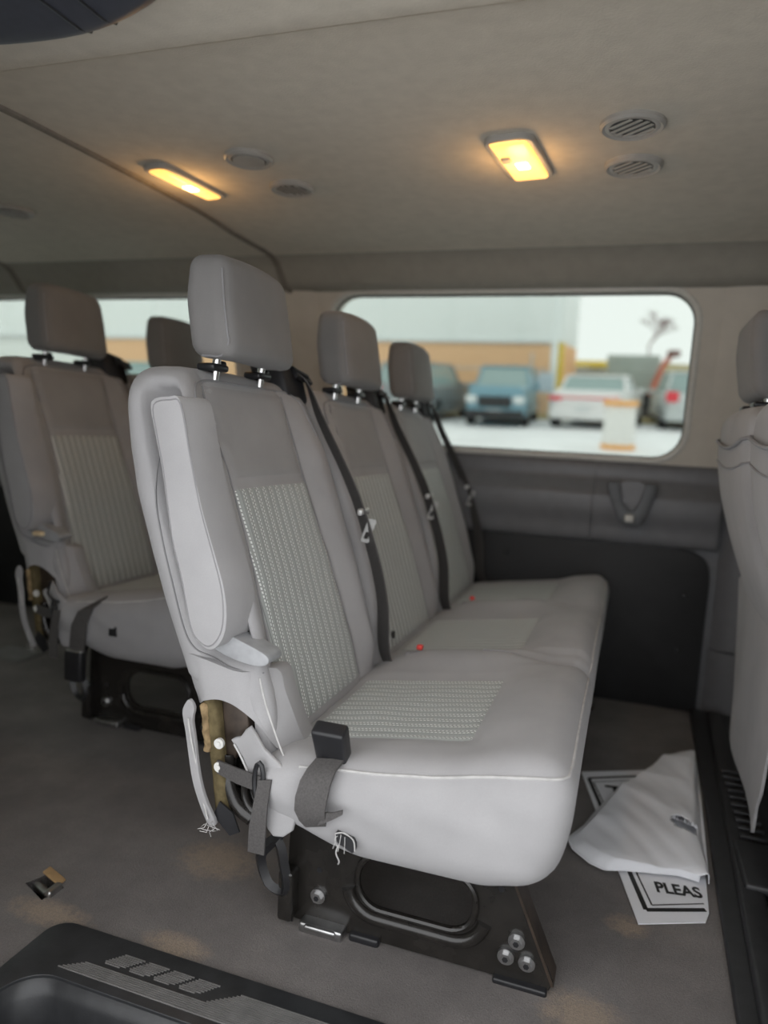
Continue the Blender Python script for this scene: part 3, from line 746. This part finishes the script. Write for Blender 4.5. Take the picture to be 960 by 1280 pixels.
        mo('wire_hook', tube(smooth_path([(-.475, .885, .375), (-.478, .88, .35), (-.465, .88, .335), (-.445, .88, .33)], 4), .003, 6), 'black', root)
        mo('pocket_litter', rbox((-.515, .888, .480), (.030, .016, .012), .005, (2, 2, 2)), plain('tan_wrapper', (.75, .6, .38), .7), root)
    return root, seats, y0, y1

make_bench('grey three-seat bench nearest the camera, with folded armrest, latched black buckle and torn lower cover', 3, (0, 0, 0))
rb_ = make_bench('two-seat grey bench in the row behind at left, its buckle dangling beside the cushion', 2, (-.84, .515, 0), hang=True)[0]
rb_.scale = (1, 1, 1.07)     # stands a little taller than the front rows
fr_, fs, fy0, fy1 = make_bench('grey bench at the right edge, seen from behind with map pockets and a ragged skirt', 2, (.915, 0, 0), armrest=False)
# rear pockets and skirt of the front bench (coordinates of the row builder)
for i, c in enumerate(fs):
    a, b = (c - .20, c + .232) if i == 0 else (c - .225, c + .215)
    def rf(u, v):
        z = .47 + .36 * v; y = a + (b - a) * u; e = min(u, 1 - u)
        return (interp(XR, z) - .004 - .004 * math.sin(math.pi * u) * (1 - v) + .012 * (1 - sstep(0, .06, e)), y, z - .02 * math.sin(math.pi * u) * v)
    pk = mo('map_pocket', grid(16, 12, rf), 'cloth', fr_)
    mo('pocket_hem', tube([Vector(rf(k / 16, 1)) + Vector((-.002, 0, 0)) for k in range(17)], .0035, 8), 'cloth_edge', pk)
    mo('pocket_band', tube([Vector(rf(k / 16, .88)) + Vector((-.001, 0, 0)) for k in range(17)], .0018, 8), 'cloth_edge', pk)
sk = [(1.30, .50), (1.90, .52), (1.93, .42), (1.90, .30), (1.86, .22), (1.84, .18), (1.78, .15), (1.66, .12), (1.54, .08), (1.45, .10), (1.43, .16), (1.40, .20), (1.38, .30), (1.33, .40)]
mo('rear_skirt', plate(sm2(sk, 3), (), 'X', -.64, -.634, .002, lambda v: (v.x + .012 * math.sin(v.y * 17) * (.5 - v.z) * 2, v.y, v.z)), 'cloth', fr_)

# ------------------------------------------------------------------ headliner fittings
def hz(y): return interp(hp, y)
def vent(x, y, label, closed=False, rx=.052, ry=.052, yaw=-42):
    z = hz(y); t = thing('ceiling_vent', label, 'vent', (x, y, z), group='round air vents in the headliner')
    def circ(r, dz, n=36): return [Vector((x + r * math.cos(2 * math.pi * k / n), y + r * math.sin(2 * math.pi * k / n), z + dz)) for k in range(n)]
    rings = [circ(rx, .001), circ(rx, -.006), circ(rx * .92, -.010), circ(rx * .84, -.007), circ(rx * .74, -.009), circ(rx * .70, -.008), circ(rx * .68, -.004)]
    n_ = 36; V = [p for r in rings for p in r]
    F = [(i * n_ + k, i * n_ + (k + 1) % n_, (i + 1) * n_ + (k + 1) % n_, (i + 1) * n_ + k) for i in range(len(rings) - 1) for k in range(n_)]
    mo('bezel', (V, F), 'bezel', t)
    r = rx * .67
    mo('duct', cyl((x, y, z - .0035), r * 1.02, .002, 'Z', 32), 'black', t)
    a = math.radians(yaw); d = Vector((math.cos(a), math.sin(a), 0)); p = Vector((-d.y, d.x, 0))
    if closed:
        mo('shutter', cyl((x, y, z - .0075), r * .97, .005, 'Z', 32), 'bezel', t)
    else:
        for k in range(-2, 3):
            o_ = k * r * .38; L_ = math.sqrt(max(0, r * r - o_ * o_)) * .96
            c0 = Vector((x, y, z - .0085)) + p * o_
            mo('vane', ribbon([(c0 - d * L_, (p * .95 + Vector((0, 0, .12))).normalized() * .0036), (c0 + d * L_, (p * .95 + Vector((0, 0, .12))).normalized() * .0036)], .0015), 'bezel', t, False)
vent(-.047, 1.402, 'open slatted ceiling vent farthest right and nearer the door', rx=.056)
vent(-.045, 1.592, 'open slatted ceiling vent far right, nearer the window', rx=.056)
vent(-.816, 1.418, 'ceiling vent with its shutter closed, above the near bench', True)
vent(-.804, 1.601, 'open slatted ceiling vent between the closed vent and the window', yaw=75)
vent(-1.676, 1.643, 'open slatted ceiling vent at the left edge beyond the headliner welt', yaw=75)
vent(-1.70, 1.42, 'ceiling vent outside the frame at left above the rear bench', True) if False else None
def dome(x, y, sx, sy, yaw, label, switch):
    z = hz(y); t = thing('dome_lamp', label, 'lamp', (x, y, z), group='lit dome lamps in the headliner')
    rot = Matrix.Rotation(math.radians(yaw), 3, 'Z')
    def W(vf): return xf(vf, lambda p: rot @ p + Vector((x, y, z)))
    mo('bezel', W(plate(rrect(-sx, sx, -sy, sy, min(sx, sy) * .6, 8), [rrect(-sx + .011, sx - .011, -sy + .011, sy - .011, min(sx, sy) * .5, 8)], 'Z', -.010, .004, .003)), 'bezel', t)
    mo('lens', W(rbox((0, 0, -.005), (2 * sx - .020, 2 * sy - .020, .020), .0095, (6, 6, 1))), 'lens', t)
    mo('bulb', W(rbox((.003, .012, -.0135), (.026, .034, .008), .0038, (2, 2, 1))), 'bulb', t)
    if switch: mo('switch', W(rbox((-.020, -.028, -.0165), (.018, .022, .006), .002, (1, 1, 1))), 'bezel', t)
    l = bpy.data.lights.new('dome_light', 'POINT'); l.energy = .22; l.color = (1, .55, .2); l.shadow_soft_size = .03
    lo = bpy.data.objects.new('dome_light', l); C.objects.link(lo); lo.parent = t; lo.location = (0, 0, -.06)
dome(-.259, 1.512, .048, .112, -6, 'lit amber dome lamp near the right pair of vents', True)
dome(-1.038, 1.520, .034, .112, -8, 'lit amber dome lamp beside the headliner welt at left', False)
gh = thing('grab_handle', 'dark blue-grey plastic grab handle cut by the top left corner', 'handle', (-.85, .70, 1.30))
def ghd(p):
    u = (p.x + .75) / .42
    return Vector((p.x, p.y - .22 * u * u * (1 if u > 0 else .35), p.z + .02 * min(u * u, .4)))
mo('grip', rbox((-.86, .735, 1.310), (.76, .17, .05), .03, (24, 6, 3), ghd, 4), 'navy', gh)
for x in (-.70, -.655):
    mo('grip_seam', tube([ghd(Vector((x, y, z))) for y, z in ((.66, 1.2845), (.70, 1.2845), (.79, 1.2845), (.812, 1.291), (.8205, 1.31))], .002, 5), 'black', gh)
mo('mount', rbox((-.90, .70, 1.33), (.3, .08, .05), .02, (2, 2, 2)), 'navy', gh)

# cargo hook on the far wall
hk = thing('wall_hook', 'dark grey V-shaped plastic hook on the wall trim under the window', 'hook', (.01, 2.35, .63))
hko = sm2([(-.060, .690), (-.030, .694), (-.020, .670), (-.012, .635), (.004, .615), (.020, .612), (.034, .635), (.044, .672), (.052, .694), (.080, .690), (.078, .660), (.060, .60), (.038, .566), (.006, .562), (-.022, .580), (-.044, .625), (-.058, .665)], 4)
mo('hook', plate(hko, (), 'Y', 2.318, 2.360, .010), 'hook', hk)
mo('hook_cap', rbox((.010, 2.313, .588), (.026, .014, .022), .005, (2, 2, 2)), 'grey_trim2', hk)
mo('hook_back', plate(sm2([(-.03, .69), (.05, .69), (.035, .60), (.01, .58), (-.015, .60)], 3), (), 'Y', 2.338, 2.352), 'grey_trim', hk, False)

# ------------------------------------------------------------------ folded poster on the floor
pp = thing('folded_poster', 'white printed poster sheets folded over, lying on the carpet by the threshold', 'paper', (.1, 1.6, 0))
TL = Vector((-.050, 1.786)); BL = Vector((.078, 1.236)); BR = Vector((.194, 1.290)); TR = Vector((.220, 1.93))
def sheet(u, v):
    a = TL + (TR - TL) * u; b = BL + (BR - BL) * u; p = a + (b - a) * v
    return Vector((p.x, p.y, .004 + .004 * math.sin(u * 5 + v * 7) ** 2))
low = mo('printed_sheet', xf(plate([(sheet(u, v).x, sheet(u, v).y) for u, v in ((0, 0), (.5, .0), (1, 0), (1, .5), (1, .96), (.94, 1), (.5, 1), (0, 1), (0, .5))], (), 'Z', .003, .005), lambda p: p), 'paper', pp, False)
d1 = (BL - TL).normalized(); e1 = Vector((-d1.y, d1.x))
def off(p, a, b): return p + d1 * a + e1 * b
def bar(p, q, wd, z=.0054):
    t = (q - p).normalized(); s = Vector((-t.y, t.x)) * wd / 2
    return [Vector((*(p - s), z)), Vector((*(q - s), z)), Vector((*(q + s), z)), Vector((*(p + s), z))], [(0, 1, 2, 3)]
tl = Vector((-.031, 1.757)); bl = Vector((.091, 1.280)); br = Vector((.190, 1.322)); tr = TL + (TR - TL) * .8 + d1 * .03
tl2 = tl + Vector((.012, -.016)); bl2 = bl + Vector((.010, .018)); br2 = Vector((.189, 1.340)); tr2 = tr + d1 * .018
mo('border', merge(bar(tl, bl, .009), bar(bl, br, .010), bar(tl, tr, .009), bar(tl2, bl2, .003), bar(bl2, br2, .003), bar(tl2, tr2, .003)), 'ink', low, False)
def text(s, x, y, size, rot, name, parent, z=.0056, sx=1):
    cu = bpy.data.curves.new('t', 'FONT'); cu.body = s; cu.size = size; cu.offset = size * .035; cu.resolution_u = 4
    ob = bpy.data.objects.new('t', cu); C.objects.link(ob)
    dg = bpy.context.evaluated_depsgraph_get(); me = bpy.data.meshes.new_from_object(ob.evaluated_get(dg))
    vs = [v.co.copy() for v in me.vertices]; fs_ = [tuple(p.vertices) for p in me.polygons]
    bpy.data.objects.remove(ob); bpy.data.curves.remove(cu); bpy.data.meshes.remove(me)
    r = Matrix.Rotation(math.radians(rot), 3, 'Z')
    return mo(name, xf((vs, fs_), lambda p: r @ Vector((p.x * sx, p.y, 0)) + Vector((x, y, z))), 'ink', parent, False)
text('PLEAS', .110, 1.343, .044, 10, 'lettering', low, sx=.70)
text('TH', .016, 1.690, .066, 10, 'lettering', low, sx=1.05)
FT = [(.224, 1.965), (.221, 1.85), (.216, 1.70), (.210, 1.55), (.205, 1.44), (.202, 1.40)]
BT = [(.142, 1.930), (.085, 1.80), (.024, 1.690), (-.010, 1.585), (-.028, 1.520), (-.058, 1.452), (-.045, 1.415), (-.01, 1.378), (.018, 1.366), (.055, 1.380), (.10, 1.392), (.150, 1.405), (.185, 1.40)]
def along(tab, t):
    L = [0]
    for a, b in zip(tab, tab[1:]): L.append(L[-1] + math.hypot(b[0] - a[0], b[1] - a[1]))
    s = t * L[-1]
    for i in range(len(tab) - 1):
        if s <= L[i + 1] + 1e-9:
            k = (s - L[i]) / (L[i + 1] - L[i]); return Vector((tab[i][0] + (tab[i + 1][0] - tab[i][0]) * k, tab[i][1] + (tab[i + 1][1] - tab[i][1]) * k))
    return Vector(tab[-1])
def flap(u, v):
    f = along(FT, v); b = along(BT, v); p = f + (b - f) * u
    h = .008 + .030 * sstep(0, .10, u) * (1 - .45 * sstep(.1, 1, u)) * (1 - .45 * v)
    q = Vector((p.x * 9, p.y * 9, 0)); k = sstep(.02, .2, u)
    h += .007 * mnoise.noise(q) * k
    r = Vector((p.x * .5 + p.y * .9, (p.x - p.y) * .30, 0))        # a few sharp creases running across the sheet
    h += .011 * (1 - abs(mnoise.noise(r * 6.5)) * 2.2) * k * .6 + .0035 * mnoise.noise(Vector((p.x * 26 + p.y * 16, (p.y - p.x) * 7, 4))) * k
    h *= 1 - .7 * sstep(.9, 1, u)
    if u < .04: h *= u / .04 * .6 + .4
    return Vector((p.x, p.y, max(.009, h)))
V, F = grid(90, 130, flap)
def torn(q):
    c = sum((V[i] for i in q), Vector()) / len(q)
    dx = (c.x - .168) / .028; dy = (c.y - 1.560 + .5 * (c.x - .17)) / .028
    return dx * dx + dy * dy + .4 * mnoise.noise(Vector((c.x * 130, c.y * 130, 0))) < .8
F = [q for q in F if not torn(q)]
fo = mo('folded_flap', (V, F), 'paper', pp, sharp=0)
md = fo.modifiers.new('thickness', 'SOLIDIFY'); md.thickness = .0012; md.offset = 1
fl = []
for k in range(7):
    x = .146 + .007 * k; y = 1.588 - .003 * k
    h = .030
    fl.append(([Vector((x, y, h)), Vector((x + .007, y - .004, h)), Vector((x + .004 + random.uniform(-.002, .002), y - .008, h + .010 + random.uniform(-.003, .004)))], [(0, 1, 2)]))
mo('torn_edge', merge(*fl), 'paper', fo, False)

# ------------------------------------------------------------------ outside: sloping snowy lot, building, cars
TILT = math.radians(5.0); MT = Matrix.Rotation(TILT, 4, 'X')
def ext(name, label, cat, x, y, yaw=0, group=None, z=0):
    o = bpy.data.objects.new(name, None); C.objects.link(o); o['org'] = (0, 0, 0); o['label'] = label; o['category'] = cat
    if group: o['group'] = group
    o.matrix_world = Matrix.Translation((0, 0, -.6)) @ MT @ Matrix.Translation((x, y, z)) @ Matrix.Rotation(math.radians(yaw), 4, 'Z')
    return o
g = mo('ground', grid(8, 8, lambda u, v: (-90 + 180 * u, -70 + 140 * v, 0)), 'snow'); g['kind'] = 'structure'
g.matrix_world = Matrix.Translation((0, 0, -.6)) @ MT
b = ext('warehouse', 'long warehouse with orange brick base and white upper wall', 'building', -2.6, 27)
mo('brick_base', box((-10, 3, 1.25), (20, 6, 2.7)), 'brick', b, False)
mo('upper_wall', box((-18, 3.1, 6.6), (36, 6.1, 8.0)), 'siding', b, False)
mo('base_wall', box((-28, 3, 1.25), (16, 5.9, 2.7)), 'siding', b, False)
mo('drip_edge', box((-18, -.02, 2.6), (36, .12, .08)), 'galv', b, False)
for k in range(12): mo('siding_seam', box((-1.5 - 2.6 * k, .04, 6.6), (.03, .05, 8)), 'siding', b, False)
mo('corner_post', box((-.06, .0, 1.25), (.22, .2, 2.7)), 'yellow', b, False)

def car(label, x, y, yaw, paint, L=4.8, W=1.9, H=1.65, hood=.98, front=True, suv=True):
    t = ext('car', label, 'car', x, y, yaw, 'cars parked in the snowy lot')
    # local: +y points to the rear of the scene; the end at -y faces the viewer
    sgn = 1 if front else -1
    def body(p):
        v = (p.y) / (L / 2) * sgn
        z = p.z; wv = 1 - .10 * sstep(.7, 1, abs(v)) - .06 * sstep(.55, 1.0, z)
        return Vector((p.x * wv, p.y, z))
    mo('body', rbox((0, 0, .28 + hood / 2 - .12), (W, L, hood - .18), .14, (6, 10, 4), body, 3), paint, t)
    # cabin
    cf, cr = (-.18 * L, .44 * L) if suv else (-.16 * L, .30 * L)
    if not front: cf, cr = -cr, -cf
    h0, h1 = hood - .08, H
    def cab(k, ins):
        f_in = .55 if front else (.22 if suv else .55); r_in = (.22 if suv else .55) if front else .55
        w0, w1 = W * .46, W * .38
        b4 = [(-w0, cf, h0), (w0, cf, h0), (w0, cr, h0), (-w0, cr, h0)]; t4 = [(-w1, cf + f_in, h1), (w1, cf + f_in, h1), (w1, cr - r_in, h1), (-w1, cr - r_in, h1)]
        return b4, t4
    b4, t4 = cab(0, 0)
    mo('cabin', ([Vector(p) for p in b4 + t4], [(0, 1, 5, 4), (1, 2, 6, 5), (2, 3, 7, 6), (3, 0, 4, 7), (4, 5, 6, 7)]), 'car_glass', t, False)
    mo('roof', rbox((0, (t4[0][1] + t4[2][1]) / 2, h1 + .01), (W * .78, abs(t4[2][1] - t4[0][1]) + .1, .08), .035, (2, 2, 1)), paint, t)
    for i in range(4):
        mo('roof_pillar', tube([b4[i], t4[i]], .045, 6), paint, t)
    for sx in (-1, 1):
        for wy_ in (-.31, .31):
            wl_ = mo('wheel', cyl((sx * (W / 2 - .11), wy_ * L, .34), .34, .22, 'X', 20), 'tyre', t)
            mo('hub', cyl((sx * (W / 2 + .004), wy_ * L, .34), .2, .012, 'X', 14), 'steel', wl_)
        mo('mirror', rbox((sx * (W / 2 + .08), cf + .35 if front else cr - .35, hood + .05), (.2, .1, .15), .04, (1, 1, 1)), paint, t)
    ye = -L / 2 - .012
    if front:
        mo('grille', rbox((0, ye, .70), (W * .52, .06, .30), .03, (1, 1, 1)), 'grille', t)
        mo('lower_bumper', rbox((0, ye - .03, .36), (W * .92, .14, .22), .05, (2, 1, 1)), 'grille', t)
        for sx in (-1, 1): mo('headlamp', rbox((sx * W * .37, ye + .01, .76), (W * .17, .1, .2), .04, (1, 1, 1)), 'lamp_clear', t)
    else:
        mo('lower_bumper', rbox((0, ye, .42), (W * .9, .12, .3), .05, (2, 1, 1)), paint, t)
        for sx in (-1, 1): mo('tail_lamp', rbox((sx * W * .38, ye + .02, .84 if not suv else .95), (W * .17, .08, .13 if not suv else .3), .03, (1, 1, 1)), 'tail', t)
        if not suv: mo('light_bar', rbox((0, ye + .02, .86), (W * .62, .06, .05), .02, (2, 1, 1)), 'tail', t)
    mo('number_plate', box((0, ye - .04, .56 if not front else .42), (.4, .04, .14)), 'lamp_clear', t, False)
    return t
car('blue SUV facing the van, parked in front of the brick wall', -3.80, 22.6, 3, 'blue_paint', H=1.66, hood=1.06, W=1.76)
car('white sedan seen from behind, right of the sign pole', -1.05, 23.2, -8, 'white_paint', H=1.45, hood=1.0, front=False, suv=False, W=2.1, L=4.4)
car('silver hatchback seen from behind at the right end of the window', 1.52, 24.6, 4, 'silver_paint', H=1.62, hood=1.0, front=False, W=1.95)
car('dark grey SUV seen from behind, left of the blue one', -6.35, 22.8, -6, 'dark_paint', H=1.68, hood=1.05, front=False, L=4.5)
car('pale green hatchback seen through the rear side window', -15.2, 20.5, 30, 'teal_paint', H=1.5, hood=1.0)
p = ext('sign_pole', 'tall grey pole carrying a small pale blue sign before the brick wall', 'pole', -2.72, 25.5)
mo('post', cyl((0, 0, 2.6), .11, 5.2, 'Z', 12), 'siding', p); mo('sign', box((-.22, -.1, 1.22), (.55, .03, .65)), 'signface', p, False)
p = ext('thin_post', 'thin galvanised post standing behind the blue SUV', 'pole', -3.45, 25.5)
mo('post', cyl((0, 0, 1.1), .04, 2.2, 'Z', 10), 'galv', p)
f = ext('rail_fence', 'galvanised rail fence in front of the brick wall', 'fence', -7.6, 26.2)
for k in range(6): mo('fence_post', cyl((-4.5 + 1.8 * k, 0, .85), .035, 1.7, 'Z', 8), 'galv', f)
for z in (.95, 1.65): mo('fence_rail', cyl((0, -.03, z), .03, 9.2, 'X', 8), 'galv', f)
gr = mo('grass_strip', rbox((0, 0, .06), (60, 2.0, .12), .05, (20, 4, 1)), 'drygrass'); gr['kind'] = 'structure'
gr.matrix_world = Matrix.Translation((0, 0, -.6)) @ MT @ Matrix.Translation((-4, 26.0, 0))
ht = ext('embankment', 'low dry grass embankment behind the white sedan', 'hill', 3.5, 46)
mo('bank', rbox((0, 0, .9), (13, 8, 2.8), 1.2, (14, 6, 4), lambda p: Vector((p.x, p.y, p.z + .25 * mnoise.noise(p * .7)))), 'drygrass', ht)
bx = ext('container', 'grey-green steel container standing behind the white sedan', 'container', -.22, 31)
mo('shell', rbox((0, 0, 1.15), (1.9, 3.0, 2.3), .05, (2, 2, 2)), 'green_box', bx)
for k in range(6): mo('corrugation', box((-.8 + .32 * k, -1.52, 1.15), (.12, .06, 2.0)), 'green_box', bx, False)
yb_ = ext('yellow_machine', 'small yellow machine beyond the sedan near the brick corner', 'machine', -2.35, 38.5)
mo('body', rbox((0, 0, 1.2), (1.6, 1.8, 1.4), .15, (2, 2, 2)), plain('machine_grey', (.3, .29, .25), .7), yb_); mo('cab_roof', rbox((0, 0, 2.1), (1.7, 1.9, .3), .1, (2, 2, 1)), 'yellow', yb_)
rl = ext('loader_arm', 'rust-red loader arm raised beside the container', 'machine', .72, 29)
mo('arm', tube(smooth_path([(-.5, 0, .2), (-.15, 0, 1.2), (.1, 0, 1.9), (.35, 0, 2.3)], 5), .10, 8), 'rust_red', rl)
mo('bucket', rbox((.42, 0, 2.35), (.45, .6, .25), .08, (2, 2, 1)), plain('bucket_brown', (.2, .1, .08), .7), rl)
mo('wheel', cyl((-.45, 0, .45), .45, .4, 'Y', 20), 'tyre', rl)
br_ = ext('bollard_barrel', 'white barrel bollard with orange bands standing in the snow', 'bollard', -.28, 15.6)
mo('barrel', tube([(0, 0, 0), (0, 0, .1), (0, 0, .5), (0, 0, .95), (0, 0, 1.0)], [.32, .33, .31, .30, .26], 20), 'barrel', br_)
for z in (.06, .93): mo('band', tube([(0, 0, z - .05), (0, 0, z + .05)], .338, 20), 'orange', br_)
tr_ = ext('bare_tree', 'bare winter tree above the cars at right', 'tree', .35, 33)
segs = []
def grow(p, d, L_, r, k):
    e = p + d * L_; segs.append(tube([p, (p + e) / 2 + Vector((random.uniform(-.05, .05), random.uniform(-.05, .05), 0)) * L_, e], [r, r * .85, r * .68], 6))
    if k == 0: return
    for _ in range(3 if k > 1 else 4):
        nd = (d + Vector((random.uniform(-1.2, 1.2), random.uniform(-1, 1), random.uniform(-.1, .4)))).normalized()
        grow(e, nd, L_ * random.uniform(.6, .8), r * .62, k - 1)
mo('trunk', tube([(0, 0, -.2), (.04, 0, 1.0), (0, 0, 2.0)], [.10, .085, .07], 8), 'bark', tr_)
grow(Vector((0, 0, 1.95)), Vector((-.05, 0, 1)), .85, .05, 5)
mo('branches', merge(*segs), 'bark', tr_)
